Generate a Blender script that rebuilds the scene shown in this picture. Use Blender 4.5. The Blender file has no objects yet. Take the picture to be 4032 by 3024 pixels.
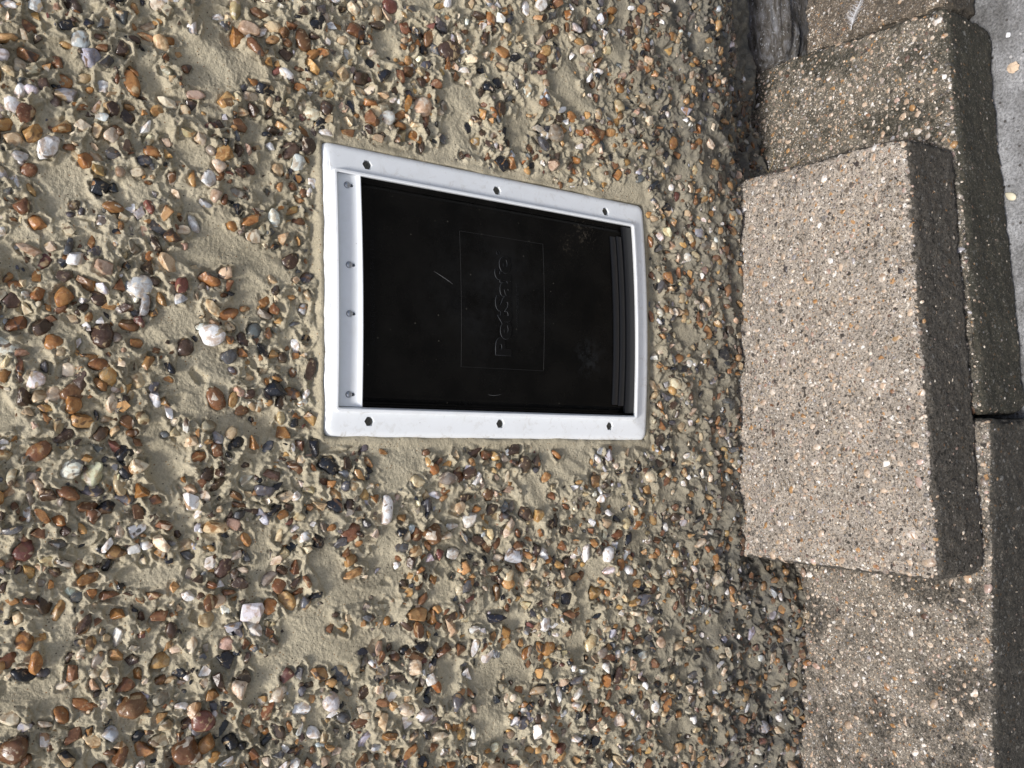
import bpy, bmesh, math, random
import numpy as np
from mathutils import Matrix, Vector, Quaternion

# ------------------------------------------------------------------ camera, sky, sun, exposure
G = 0.562                                  # height of the door's centre above the ground
scene = bpy.context.scene
col = scene.collection
cam_d = bpy.data.cameras.new("camera")
cam_d.sensor_fit = 'HORIZONTAL'; cam_d.sensor_width = 36.0; cam_d.lens = 36.0 * 3260 / 4032
cam_d.clip_start = 0.02; cam_d.clip_end = 500
cam = bpy.data.objects.new("camera", cam_d); col.objects.link(cam)
R_ = Vector((0.9995, -0.0217, 0.0221)); D_ = Vector((0.0074, -0.5278, -0.8493)); F_ = Vector((0.0301, 0.8491, -0.5274))
F_.normalize(); R_ = (R_ - F_ * R_.dot(F_)).normalized(); D_ = F_.cross(R_).normalized()
m = Matrix(((D_.x, R_.x, -F_.x, 0), (D_.y, R_.y, -F_.y, 0), (D_.z, R_.z, -F_.z, 0), (0, 0, 0, 1)))
cam.matrix_world = Matrix.Translation((-0.1161, -0.781, 0.4739 + G)) @ m   # the phone is held sideways
scene.camera = cam

SUN_EL, SUN_AZ = math.radians(63), math.radians(222)       # azimuth clockwise from +Y: in front of the wall, to the left
world = bpy.data.worlds.new("World"); scene.world = world; world.use_nodes = True
wn = world.node_tree
bg = wn.nodes["Background"]; bg.inputs["Strength"].default_value = 0.052
sky = wn.nodes.new("ShaderNodeTexSky"); sky.sky_type = 'NISHITA'; sky.sun_disc = False
sky.sun_elevation = SUN_EL; sky.sun_rotation = SUN_AZ; sky.dust_density = 3.0; sky.air_density = 0.8; sky.ozone_density = 0.6
wn.links.new(sky.outputs[0], bg.inputs[0])
sun_d = bpy.data.lights.new("sun", 'SUN'); sun_d.energy = 1.5; sun_d.angle = math.radians(11); sun_d.color = (1, 0.97, 0.93)
sun = bpy.data.objects.new("sun", sun_d); col.objects.link(sun)
to_sun = Vector((math.sin(SUN_AZ) * math.cos(SUN_EL), math.cos(SUN_AZ) * math.cos(SUN_EL), math.sin(SUN_EL)))
sun.rotation_euler = to_sun.to_track_quat('Z', 'Y').to_euler(); sun.location = to_sun * 5

vs = scene.view_settings
vs.view_transform = 'Standard'; vs.look = 'None'; vs.gamma = 1.0; vs.exposure = 1.4; vs.use_curve_mapping = False
scene.render.engine = 'CYCLES'
cy = scene.cycles; cy.max_bounces = 5; cy.diffuse_bounces = 3; cy.glossy_bounces = 2; cy.caustics_reflective = False; cy.caustics_refractive = False

rng = np.random.RandomState(11); random.seed(5)

# ------------------------------------------------------------------ noise
_g = np.random.RandomState(3).rand(256, 256) * 2 * np.pi
_gx, _gy = np.cos(_g), np.sin(_g)
def pn(x, y, seed=0):
    x = x + seed * 17.31; y = y + seed * 41.73
    xi = np.floor(x).astype(np.int64); yi = np.floor(y).astype(np.int64)
    xf = x - xi; yf = y - yi
    u = xf ** 3 * (xf * (xf * 6 - 15) + 10); v = yf ** 3 * (yf * (yf * 6 - 15) + 10)
    x0, x1, y0, y1 = xi & 255, (xi + 1) & 255, yi & 255, (yi + 1) & 255
    a = _gx[x0, y0] * xf + _gy[x0, y0] * yf
    b = _gx[x1, y0] * (xf - 1) + _gy[x1, y0] * yf
    c = _gx[x0, y1] * xf + _gy[x0, y1] * (yf - 1)
    d = _gx[x1, y1] * (xf - 1) + _gy[x1, y1] * (yf - 1)
    return (a + u * (b - a)) * (1 - v) + (c + u * (d - c)) * v
_q = np.random.RandomState(4).randn(32, 32, 32, 3); _q /= np.linalg.norm(_q, axis=-1, keepdims=True)
def pn3(p, seed=0):
    p = p + seed * np.array([7.3, 3.9, 11.1])
    i = np.floor(p).astype(np.int64); f = p - i
    w = f ** 3 * (f * (f * 6 - 15) + 10)
    out = 0
    for dx in (0, 1):
        for dy in (0, 1):
            for dz in (0, 1):
                g = _q[(i[:, 0] + dx) & 31, (i[:, 1] + dy) & 31, (i[:, 2] + dz) & 31]
                d = f - np.array([dx, dy, dz])
                ww = (w[:, 0] if dx else 1 - w[:, 0]) * (w[:, 1] if dy else 1 - w[:, 1]) * (w[:, 2] if dz else 1 - w[:, 2])
                out = out + ww * (g * d).sum(1)
    return out
def sst(a, b, x):
    t = np.clip((x - a) / (b - a), 0, 1); return t * t * (3 - 2 * t)

# ------------------------------------------------------------------ helpers
def mesh_np(name, V, Fq, smooth=None):
    me = bpy.data.meshes.new(name)
    V = np.ascontiguousarray(V, np.float32); n = Fq.shape[1]
    me.vertices.add(len(V)); me.vertices.foreach_set("co", V.ravel())
    me.loops.add(Fq.size); me.loops.foreach_set("vertex_index", np.ascontiguousarray(Fq, np.int32).ravel())
    me.polygons.add(len(Fq)); me.polygons.foreach_set("loop_start", np.arange(0, Fq.size, n, dtype=np.int32))
    sm = np.ones(len(Fq), bool) if smooth is None else smooth
    me.update(calc_edges=True)
    me.polygons.foreach_set("use_smooth", sm); me.update()
    return me
def mk(name, me, mat, parent=None, loc=None):
    o = bpy.data.objects.new(name, me); col.objects.link(o)
    if mat is not None and len(me.materials) == 0: me.materials.append(mat)
    if parent: o.parent = parent
    if loc is not None: o.location = loc
    return o
def empty(name, loc, label, cat, group=None):
    o = bpy.data.objects.new(name, None); col.objects.link(o); o.location = loc; o.empty_display_size = 0.05
    tag(o, label, cat, group); o["kind"] = "thing"; return o
def tag(o, label, cat, group=None):
    o["label"] = label; o["category"] = cat
    if group: o["group"] = group

# node helpers
class NT:
    def __init__(s, name):
        s.m = bpy.data.materials.new(name); s.m.use_nodes = True; s.t = s.m.node_tree
        s.b = s.t.nodes["Principled BSDF"]; s.tc = s.t.nodes.new("ShaderNodeTexCoord")
    def n(s, typ, **kw):
        x = s.t.nodes.new(typ)
        for k, v in kw.items(): setattr(x, k, v)
        return x
    def l(s, a, b): s.t.links.new(a, b)
    def setv(s, sock, v):
        if hasattr(v, "is_linked") or hasattr(v, "links"): s.l(v, sock)
        else: sock.default_value = v
    def noise(s, scale, detail=3, rough=0.55, vec=None, dist=0.0):
        x = s.n("ShaderNodeTexNoise"); x.inputs["Scale"].default_value = scale; x.inputs["Detail"].default_value = detail
        x.inputs["Roughness"].default_value = rough; x.inputs["Distortion"].default_value = dist
        s.l(vec or s.tc.outputs["Object"], x.inputs["Vector"]); return x
    def vor(s, scale, vec=None, feature='F1', rand=1.0):
        x = s.n("ShaderNodeTexVoronoi", feature=feature); x.inputs["Scale"].default_value = scale
        x.inputs["Randomness"].default_value = rand
        s.l(vec or s.tc.outputs["Object"], x.inputs["Vector"]); return x
    def ramp(s, fac, stops, interp='LINEAR'):
        x = s.n("ShaderNodeValToRGB"); r = x.color_ramp; r.interpolation = interp
        while len(r.elements) < len(stops): r.elements.new(0.5)
        for e, (p, c) in zip(r.elements, stops):
            e.position = p; e.color = (c, c, c, 1) if isinstance(c, (int, float)) else (*c, 1)
        s.l(fac, x.inputs["Fac"]); return x.outputs["Color"]
    def mix(s, fac, a, b, mode='MIX'):
        x = s.n("ShaderNodeMix", data_type='RGBA', blend_type=mode)
        s.setv(x.inputs[0], fac); 
        for sock, v in ((x.inputs[6], a), (x.inputs[7], b)):
            if isinstance(v, tuple): sock.default_value = (*v, 1)
            else: s.l(v, sock)
        return x.outputs[2]
    def math(s, op, a, b=0.0, clamp=False):
        x = s.n("ShaderNodeMath", operation=op); x.use_clamp = clamp
        s.setv(x.inputs[0], a); s.setv(x.inputs[1], b); return x.outputs[0]
    def bump(s, h, strength, dist, prev=None):
        x = s.n("ShaderNodeBump"); x.inputs["Strength"].default_value = strength; x.inputs["Distance"].default_value = dist
        s.l(h, x.inputs["Height"])
        if prev is not None: s.l(prev, x.inputs["Normal"])
        return x.outputs[0]
    def col(s, c): s.setv(s.b.inputs["Base Color"], c if not isinstance(c, tuple) else (*c, 1))
    def rough(s, r): s.setv(s.b.inputs["Roughness"], r)
    def nrm(s, v): s.l(v, s.b.inputs["Normal"])

# ------------------------------------------------------------------ materials
def mat_mortar():
    k = NT("sand_mortar")
    big = k.noise(9, 4).outputs["Fac"]
    c = k.ramp(big, [(0.30, (0.36, 0.315, 0.222)), (0.52, (0.455, 0.402, 0.288)), (0.75, (0.53, 0.472, 0.345))])
    mid = k.noise(70, 4, 0.6).outputs["Fac"]
    c = k.mix(0.55, c, k.ramp(mid, [(0.3, 0.36), (0.7, 0.62)]), 'OVERLAY')
    gr = k.noise(620, 3, 0.7).outputs["Fac"]
    c = k.mix(0.40, c, k.ramp(gr, [(0.32, 0.3), (0.68, 0.7)]), 'OVERLAY')
    sp = k.vor(420)
    spk = k.ramp(sp.outputs["Distance"], [(0.0, 1), (0.22, 1), (0.3, 0)])
    sel = k.n("ShaderNodeSeparateColor"); k.l(sp.outputs["Color"], sel.inputs[0])
    on = k.math('GREATER_THAN', sel.outputs[0], 0.86)
    c = k.mix(k.math('MULTIPLY', spk, on), c, k.ramp(sel.outputs[1], [(0, (0.06, 0.045, 0.035)), (0.4, (0.2, 0.1, 0.04)), (0.7, (0.3, 0.2, 0.1)), (1, (0.62, 0.56, 0.45))], 'CONSTANT'))
    # damp grime and painted shade up from the wall's foot, ragged upper edge
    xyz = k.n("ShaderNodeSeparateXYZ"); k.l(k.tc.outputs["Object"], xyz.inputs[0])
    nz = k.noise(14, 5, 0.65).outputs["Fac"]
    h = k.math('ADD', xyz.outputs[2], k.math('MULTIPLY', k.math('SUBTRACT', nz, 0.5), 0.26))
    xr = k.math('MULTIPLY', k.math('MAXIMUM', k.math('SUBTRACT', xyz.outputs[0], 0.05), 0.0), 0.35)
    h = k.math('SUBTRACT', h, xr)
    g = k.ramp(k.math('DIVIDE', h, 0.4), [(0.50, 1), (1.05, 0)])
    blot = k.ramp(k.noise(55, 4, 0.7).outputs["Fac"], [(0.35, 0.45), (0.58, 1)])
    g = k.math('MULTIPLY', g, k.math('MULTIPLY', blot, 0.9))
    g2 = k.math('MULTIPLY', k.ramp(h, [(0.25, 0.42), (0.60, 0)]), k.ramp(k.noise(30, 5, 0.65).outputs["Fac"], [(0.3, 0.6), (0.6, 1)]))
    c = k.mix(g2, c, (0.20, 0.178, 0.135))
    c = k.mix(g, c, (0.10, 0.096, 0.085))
    k.col(c); k.rough(0.95); k.b.inputs["Specular IOR Level"].default_value = 0.2
    b1 = k.bump(k.noise(900, 3, 0.65).outputs["Fac"], 0.6, 0.0014)
    b2 = k.bump(k.noise(330, 4, 0.65).outputs["Fac"], 0.65, 0.0026, b1)
    k.nrm(b2)
    return k.m
def mat_pebble(name, use_attr, foot=False):
    k = NT(name)
    if use_attr:
        a = k.n("ShaderNodeAttribute", attribute_name="Col"); c0 = a.outputs["Color"]
        vec = k.tc.outputs["Object"]; sc = 1.0
        rnd = a.outputs["Alpha"]
    else:
        a = k.n("ShaderNodeObjectInfo"); c0 = a.outputs["Color"]; rnd = a.outputs["Random"]
        geo = k.n("ShaderNodeNewGeometry"); vec = geo.outputs["Position"]
    n0 = k.noise(75, 2, 0.5, vec, 0.8).outputs["Fac"]
    alt = k.ramp(rnd, [(0, (0.50, 0.38, 0.22)), (0.3, (0.13, 0.075, 0.04)), (0.5, (0.66, 0.60, 0.50)), (0.65, (0.06, 0.055, 0.055)), (0.8, (0.36, 0.19, 0.07))], 'CONSTANT')
    c0 = k.mix(k.ramp(n0, [(0.60, 0), (0.63, 0.85)]), c0, alt)
    n1 = k.noise(160, 4, 0.6, vec, 0.6).outputs["Fac"]
    c = k.mix(k.ramp(n1, [(0.45, 0), (0.62, 0.75)]), c0, k.mix(1.0, c0, (0.52, 0.36, 0.24), 'MULTIPLY'))
    n2 = k.noise(240, 3, 0.6, vec, 0.3).outputs["Fac"]
    c = k.mix(k.ramp(n2, [(0.60, 0), (0.72, 0.5)]), c, (0.60, 0.46, 0.28))
    n3 = k.noise(900, 3, 0.7, vec).outputs["Fac"]
    c = k.mix(0.5, c, k.ramp(n3, [(0.3, 0.34), (0.7, 0.64)]), 'OVERLAY')
    n4 = k.noise(120, 5, 0.7, vec).outputs["Fac"]
    dust = k.ramp(n4, [(0.62, 0), (0.70, 0.75)])
    c = k.mix(dust, c, (0.40, 0.34, 0.24))
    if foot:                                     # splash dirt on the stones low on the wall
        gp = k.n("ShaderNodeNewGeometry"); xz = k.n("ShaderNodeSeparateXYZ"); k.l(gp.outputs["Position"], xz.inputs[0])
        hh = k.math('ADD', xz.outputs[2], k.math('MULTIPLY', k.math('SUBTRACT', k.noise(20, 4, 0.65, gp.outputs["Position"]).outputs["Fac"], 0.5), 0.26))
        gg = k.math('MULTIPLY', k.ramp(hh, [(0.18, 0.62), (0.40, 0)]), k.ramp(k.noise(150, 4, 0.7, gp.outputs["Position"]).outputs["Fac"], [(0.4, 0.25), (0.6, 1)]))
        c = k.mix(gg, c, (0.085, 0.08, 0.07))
    k.col(c)
    k.rough(k.math('ADD', k.math('MULTIPLY', n1, 0.5), k.math('MULTIPLY', dust, 0.35)))
    k.nrm(k.bump(n3, 0.25, 0.0006, k.bump(n2, 0.35, 0.002)))
    return k.m
def mat_concrete(name, base_a, base_b, grime, grime_amt, side):
    k = NT(name)
    at = k.n("ShaderNodeAttribute", attribute_name="side")
    v = k.tc.outputs["Object"]
    big = k.noise(16, 4).outputs["Fac"]
    c = k.ramp(big, [(0.3, base_a), (0.7, base_b)])
    def chips(c, scale, thr, lo, hi, stops):
        wob = k.n("ShaderNodeVectorMath", operation='ADD'); k.l(v, wob.inputs[0])
        nn = k.noise(scale * 1.3, 2).outputs["Color"]; sc = k.n("ShaderNodeVectorMath", operation='SCALE'); k.l(nn, sc.inputs[0]); sc.inputs["Scale"].default_value = 0.9 / scale
        k.l(sc.outputs[0], wob.inputs[1])
        vo = k.vor(scale, wob.outputs[0]); s = k.n("ShaderNodeSeparateColor"); k.l(vo.outputs["Color"], s.inputs[0])
        mask = k.math('MULTIPLY', k.ramp(vo.outputs["Distance"], [(lo, 1), (hi, 0)]), k.math('GREATER_THAN', s.outputs[0], thr))
        return k.mix(mask, c, k.ramp(s.outputs[1], stops, 'CONSTANT')), mask, vo.outputs["Distance"]
    pal = [(0, (0.060, 0.052, 0.046)), (0.10, (0.15, 0.122, 0.098)), (0.24, (0.40, 0.33, 0.25)), (0.47, (0.54, 0.46, 0.37)), (0.62, (0.26, 0.24, 0.225)), (0.74, (0.46, 0.27, 0.13)), (0.80, (0.66, 0.60, 0.51)), (0.92, (0.80, 0.77, 0.72))]
    g1 = k.noise(900, 2, 0.7).outputs["Fac"]
    c = k.mix(0.75, c, k.ramp(g1, [(0.3, 0.25), (0.7, 0.75)]), 'OVERLAY')
    c, m1, d1 = chips(c, 520, 0.25, 0.34, 0.44, pal)
    c, m2, d2 = chips(c, 190, 0.42, 0.32, 0.38, pal)
    c, m3, d3 = chips(c, 112, 0.66, 0.28, 0.33, pal)
    # dark pits between the stones
    pit = k.ramp(k.noise(330, 4, 0.8).outputs["Fac"], [(0.40, 0.95), (0.49, 0)])
    c = k.mix(pit, c, (0.06, 0.052, 0.043))
    blot = k.noise(15, 7, 0.72).outputs["Fac"]
    gm = k.math('MULTIPLY', k.ramp(blot, [(0.44, 0), (0.56, 1)]), grime_amt)
    fine = k.ramp(k.noise(260, 4, 0.7).outputs["Fac"], [(0.36, 0.45), (0.58, 1)])
    gm = k.math('MULTIPLY', gm, fine)
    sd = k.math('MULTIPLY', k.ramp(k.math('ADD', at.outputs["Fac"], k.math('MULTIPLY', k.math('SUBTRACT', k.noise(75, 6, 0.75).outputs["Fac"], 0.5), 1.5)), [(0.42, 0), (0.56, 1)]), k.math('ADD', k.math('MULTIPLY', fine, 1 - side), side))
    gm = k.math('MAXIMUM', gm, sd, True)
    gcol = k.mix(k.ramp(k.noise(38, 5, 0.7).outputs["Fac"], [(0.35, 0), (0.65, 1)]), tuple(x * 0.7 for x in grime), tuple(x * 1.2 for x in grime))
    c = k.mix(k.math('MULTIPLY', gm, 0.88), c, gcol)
    k.col(c); k.rough(0.92); k.b.inputs["Specular IOR Level"].default_value = 0.25
    b = k.bump(m1, 0.35, 0.0008)
    b = k.bump(m2, 0.5, 0.0014, b); b = k.bump(m3, 0.4, 0.0014, b)
    b = k.bump(k.noise(420, 3, 0.75).outputs["Fac"], 0.7, 0.0016, b)
    k.nrm(b)
    return k.m
def simple(name, c, r, metal=0.0):
    k = NT(name); k.col(c); k.rough(r); k.b.inputs["Metallic"].default_value = metal; return k
def mat_plastic():
    k = NT("white_plastic")
    n = k.noise(35, 5, 0.7).outputs["Fac"]
    c = k.mix(k.ramp(n, [(0.5, 0), (0.8, 0.2)]), (0.80, 0.825, 0.84), (0.50, 0.47, 0.41))
    at = k.n("ShaderNodeAttribute", attribute_name="edge")
    sm = k.math('MULTIPLY', at.outputs["Fac"], k.ramp(k.noise(95, 5, 0.75, None, 0.8).outputs["Fac"], [(0.54, 0), (0.66, 1)]))
    c = k.mix(k.math('MULTIPLY', sm, 0.62), c, (0.32, 0.27, 0.19))
    fl = k.vor(130); s = k.n("ShaderNodeSeparateColor"); k.l(fl.outputs["Color"], s.inputs[0])
    f = k.math('MULTIPLY', k.ramp(fl.outputs["Distance"], [(0.045, 1), (0.08, 0)]), k.math('GREATER_THAN', s.outputs[0], 0.86))
    c = k.mix(k.math('MULTIPLY', f, 0.6), c, (0.2, 0.17, 0.14))
    k.col(c); k.rough(k.ramp(n, [(0.4, 0.30), (0.8, 0.48)]))
    k.nrm(k.bump(k.noise(160, 2).outputs["Fac"], 0.04, 0.001))
    return k.m
def mat_flap():
    k = NT("black_vinyl")
    n = k.noise(22, 4, 0.6).outputs["Fac"]
    c = k.ramp(n, [(0.35, (0.0014, 0.0013, 0.0011)), (0.7, (0.0046, 0.0042, 0.0036))])
    fl = k.vor(110); s = k.n("ShaderNodeSeparateColor"); k.l(fl.outputs["Color"], s.inputs[0])
    f = k.math('MULTIPLY', k.ramp(fl.outputs["Distance"], [(0.05, 1), (0.12, 0)]), k.math('GREATER_THAN', s.outputs[0], 0.80))
    c = k.mix(k.math('MULTIPLY', f, 0.25), c, (0.16, 0.15, 0.12))
    def patch(px, pz, r, amt, lo, hi, colr, sc):
        d = k.n("ShaderNodeVectorMath", operation='DISTANCE'); k.l(k.tc.outputs["Object"], d.inputs[0]); d.inputs[1].default_value = (px, 0.0, pz)
        m_ = k.ramp(k.math('DIVIDE', d.outputs["Value"], r), [(0.2, 1), (1.0, 0)])
        q = k.math('MULTIPLY', m_, k.ramp(k.math('ADD', k.noise(sc, 5, 0.7).outputs["Fac"], k.math('MULTIPLY', m_, 0.1)), [(lo, 0), (hi, 1)]))
        return k.math('MULTIPLY', q, amt), colr
    for a in ((0.088, -0.105, 0.026, 0.6, 0.60, 0.70, (0.07, 0.06, 0.045), 260), (0.074, -0.08, 0.02, 0.5, 0.60, 0.70, (0.07, 0.06, 0.045), 300), (-0.055, -0.112, 0.03, 0.3, 0.5, 0.75, (0.05, 0.055, 0.06), 120), (0.01, 0.02, 0.11, 0.35, 0.45, 0.75, (0.02, 0.021, 0.022), 30)):
        q, cc = patch(*a); c = k.mix(q, c, cc)
    k.col(c); k.rough(k.ramp(n, [(0.3, 0.20), (0.75, 0.36)])); k.b.inputs["Specular IOR Level"].default_value = 0.1
    k.nrm(k.bump(k.noise(500, 3).outputs["Fac"], 0.10, 0.0006, k.bump(k.noise(18, 2).outputs["Fac"], 0.35, 0.004)))
    return k.m
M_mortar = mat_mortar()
M_peb_o = mat_pebble("flint_chip", False); M_peb_a = mat_pebble("flint_grit", True)
M_wp_o = mat_pebble("flint_pebble", False, True); M_wp_a = mat_pebble("flint_pebbles_small", True, True)
M_plastic = mat_plastic(); M_flap = mat_flap()
_k = simple("black_letter", (0.002, 0.002, 0.002), 0.5); _k.b.inputs["Specular IOR Level"].default_value = 0.15; M_letter = _k.m
M_edge = simple("worn_edge_highlight", (0.021, 0.023, 0.026), 0.55).m  # wear plus an edge highlight put into the letter sides' colour
M_line = simple("faint_line", (0.0042, 0.0042, 0.0042), 0.6).m
M_strip = simple("black_strip", (0.003, 0.0035, 0.005), 0.4).m
def mat_zinc(name, c, r):
    k = simple(name, c, r, 0.9); n = k.noise(700, 3).outputs["Fac"]
    k.col(k.mix(k.ramp(n, [(0.4, 0), (0.65, 0.7)]), c, tuple(x * 0.45 for x in c))); return k.m
M_zinc = mat_zinc("zinc_bright", (0.42, 0.44, 0.47), 0.3); M_steel = mat_zinc("steel_dull", (0.10, 0.098, 0.088), 0.5)
M_dark = simple("dark_recess", (0.02, 0.02, 0.02), 0.7).m
M_scr = simple("scratch_grey", (0.11, 0.11, 0.11), 0.6).m

# ------------------------------------------------------------------ ground
def mat_ground():
    k = NT("grey_paving")
    n = k.noise(11, 6, 0.65).outputs["Fac"]
    c = k.ramp(n, [(0.36, (0.13, 0.128, 0.124)), (0.60, (0.32, 0.322, 0.325))])
    sp = k.noise(330, 3, 0.75).outputs["Fac"]
    c = k.mix(0.8, c, k.ramp(sp, [(0.32, 0.2), (0.66, 0.72)]), 'OVERLAY')
    v = k.vor(170); s = k.n("ShaderNodeSeparateColor"); k.l(v.outputs["Color"], s.inputs[0])
    q = k.math('MULTIPLY', k.ramp(v.outputs["Distance"], [(0.25, 1), (0.36, 0)]), k.math('GREATER_THAN', s.outputs[0], 0.8))
    c = k.mix(q, c, k.ramp(s.outputs[1], [(0, (0.07, 0.065, 0.06)), (0.5, (0.17, 0.165, 0.16)), (0.75, (0.5, 0.49, 0.48))], 'CONSTANT'))
    k.col(c); k.rough(0.9); k.nrm(k.bump(sp, 0.9, 0.003, k.bump(k.noise(60, 3).outputs["Fac"], 0.4, 0.004)))
    return k.m
xs = np.concatenate([-np.geomspace(200, 1.3, 26), np.linspace(-1.2, 1.2, 200), np.geomspace(1.3, 200, 26)])
ys = np.concatenate([-np.geomspace(200, 1.0, 26), np.linspace(-0.95, 0.15, 100), np.geomspace(0.3, 200, 12)])
GX, GY = np.meshgrid(xs, ys)
near = np.exp(-((GX / 1.5) ** 2 + (GY / 1.5) ** 2))
GZ = near * (0.004 * pn(GX * 7, GY * 7, 2) + 0.0022 * pn(GX * 40, GY * 40, 3)) - 0.002
def grid_faces(r, c):
    i = np.arange(r - 1)[:, None] * c + np.arange(c - 1)[None]
    return np.stack([i, i + 1, i + c + 1, i + c], -1).reshape(-1, 4)
gme = mesh_np("ground", np.stack([GX, GY, GZ], -1).reshape(-1, 3), grid_faces(len(ys), len(xs)))
ground = mk("ground", gme, mat_ground()); ground["kind"] = "structure"; ground["label"] = "speckled grey paving in front of the steps"

# ------------------------------------------------------------------ pebble shapes
def ico(sub):
    bm = bmesh.new(); bmesh.ops.create_icosphere(bm, subdivisions=sub, radius=1.0)
    V = np.array([v.co[:] for v in bm.verts]); F = np.array([[v.index for v in f.verts] for f in bm.faces]); bm.free(); return V, F
ICO = {2: ico(2), 3: ico(3)}          # 80 and 320 triangles
def stone_shape(sub, r, angular):
    V, F = ICO[sub]; V = V.copy()
    ax = np.array([1.0, r.uniform(0.50, 0.92), r.uniform(0.38, 0.70)])
    V = V * (1 + 0.34 * pn3(V * 1.25, r.randint(1, 900))[:, None])
    cut = np.zeros(len(V), bool)
    for _ in range(angular):
        n = r.randn(3); n[2] += r.uniform(-0.4, 1.0); n /= np.linalg.norm(n)
        d = r.uniform(0.34, 0.78); s = V @ n; ov = s > d
        V[ov] -= (s[ov] - d)[:, None] * n * 0.94; cut |= ov
    V = V * ax
    V += 0.03 * pn3(V * 4, r.randint(1, 900))[:, None] * V
    flat = cut[F].all(1)
    return V, F, ~flat
srs = np.random.RandomState(77)
def flint_shape(r, npts, bev):
    """angular broken flint: convex hull of a few points, edges slightly worn"""
    p = r.randn(npts, 3); p /= np.linalg.norm(p, axis=1, keepdims=True); p *= r.uniform(0.72, 1.08, (npts, 1))
    p *= np.array([1.0, r.uniform(0.48, 0.9), r.uniform(0.34, 0.66)])
    bm = bmesh.new(); vv = [bm.verts.new(q) for q in p]
    g = bmesh.ops.convex_hull(bm, input=vv); bmesh.ops.delete(bm, geom=list({v for v in list(g["geom_interior"]) + list(g["geom_unused"]) if isinstance(v, bmesh.types.BMVert)}), context='VERTS')
    bmesh.ops.dissolve_limit(bm, angle_limit=math.radians(16), verts=bm.verts, edges=bm.edges)
    if bev: bmesh.ops.bevel(bm, geom=list(bm.edges), offset=bev, segments=2, affect='EDGES', profile=0.6, clamp_overlap=True)
    flat = {}
    bmesh.ops.recalc_face_normals(bm, faces=bm.faces)
    for f in bm.faces: f.smooth = f.calc_area() < 0.06
    bmesh.ops.triangulate(bm, faces=bm.faces)
    bm.verts.index_update(); V = np.array([v.co[:] for v in bm.verts]); F = np.array([[v.index for v in f.verts] for f in bm.faces]); S_ = np.array([f.smooth for f in bm.faces]); bm.free()
    return V, F, S_
SH3 = [stone_shape(3, srs, a) for a in [0, 1, 2, 3, 3, 4, 5, 5, 6] * 2] + [flint_shape(srs, int(srs.randint(9, 18)), 0.07) for _ in range(26)]
SH2 = [stone_shape(2, srs, a) for a in [0, 1, 2, 3, 3, 4, 5] * 2] + [flint_shape(srs, int(srs.randint(8, 14)), 0) for _ in range(22)]
PAL = [((0.34, 0.165, 0.058), .11), ((0.48, 0.290, 0.120), .12), ((0.190, 0.092, 0.044), .14), ((0.075, 0.048, 0.034), .13), ((0.58, 0.46, 0.29), .10),
       ((0.74, 0.65, 0.49), .10), ((0.90, 0.88, 0.84), .10), ((0.25, 0.22, 0.18), .05), ((0.11, 0.112, 0.122), .07), ((0.016, 0.018, 0.024), .10), ((0.50, 0.36, 0.26), .03), ((0.17, 0.070, 0.055), .015), ((0.46, 0.47, 0.51), .035)]
PC = np.array([p[0] for p in PAL]); PW = np.array([p[1] for p in PAL]); PW /= PW.sum()
def peb_col(r):
    c = PC[r.choice(len(PC), p=PW)] * r.uniform(0.72, 1.22); return np.clip(c * (1 + 0.035 * r.randn(3)), 0.01, 0.88)

# ------------------------------------------------------------------ wall: the mortar relief
DL, DR, DB, DT = -0.1492, 0.139, -0.198, 0.2094        # frame outline (before the slight rack)
SHR = 0.0217
def unshear(x, z): return (x - SHR * z, z - SHR * x)
def door_dist(x, z):
    ux, uz = unshear(x, z)
    dx = np.maximum(DL - ux, ux - DR); dz = np.maximum(DB - uz, uz - DT)
    return np.where((dx > 0) & (dz > 0), np.hypot(dx, dz), np.maximum(dx, dz))
def density(x, z):
    d = sst(0.20, 0.58, 0.57 + 0.72 * pn(x * 10, z * 10, 21) + 0.85 * pn(x * 24, z * 24, 22))
    d = d + 0.30 * sst(-0.12, -0.36, z) * sst(0.03, 0.08, door_dist(x, z))
    dd = door_dist(x, z)
    d = d * sst(0.002, 0.016 , dd + 0.008 * pn(x * 40, z * 40, 23))
    return np.clip(d, 0, 1.1)
def flow(x, z, ang, f, st, seed):
    c, s = np.cos(ang), np.sin(ang); wx = 0.012 * pn(x * 18, z * 18, seed + 1); wz = 0.012 * pn(x * 18, z * 18, seed + 2)
    a = (x + wx) * c + (z + wz) * s; b = -(x + wx) * s + (z + wz) * c
    return pn(a * f / st, b * f, seed)
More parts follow.
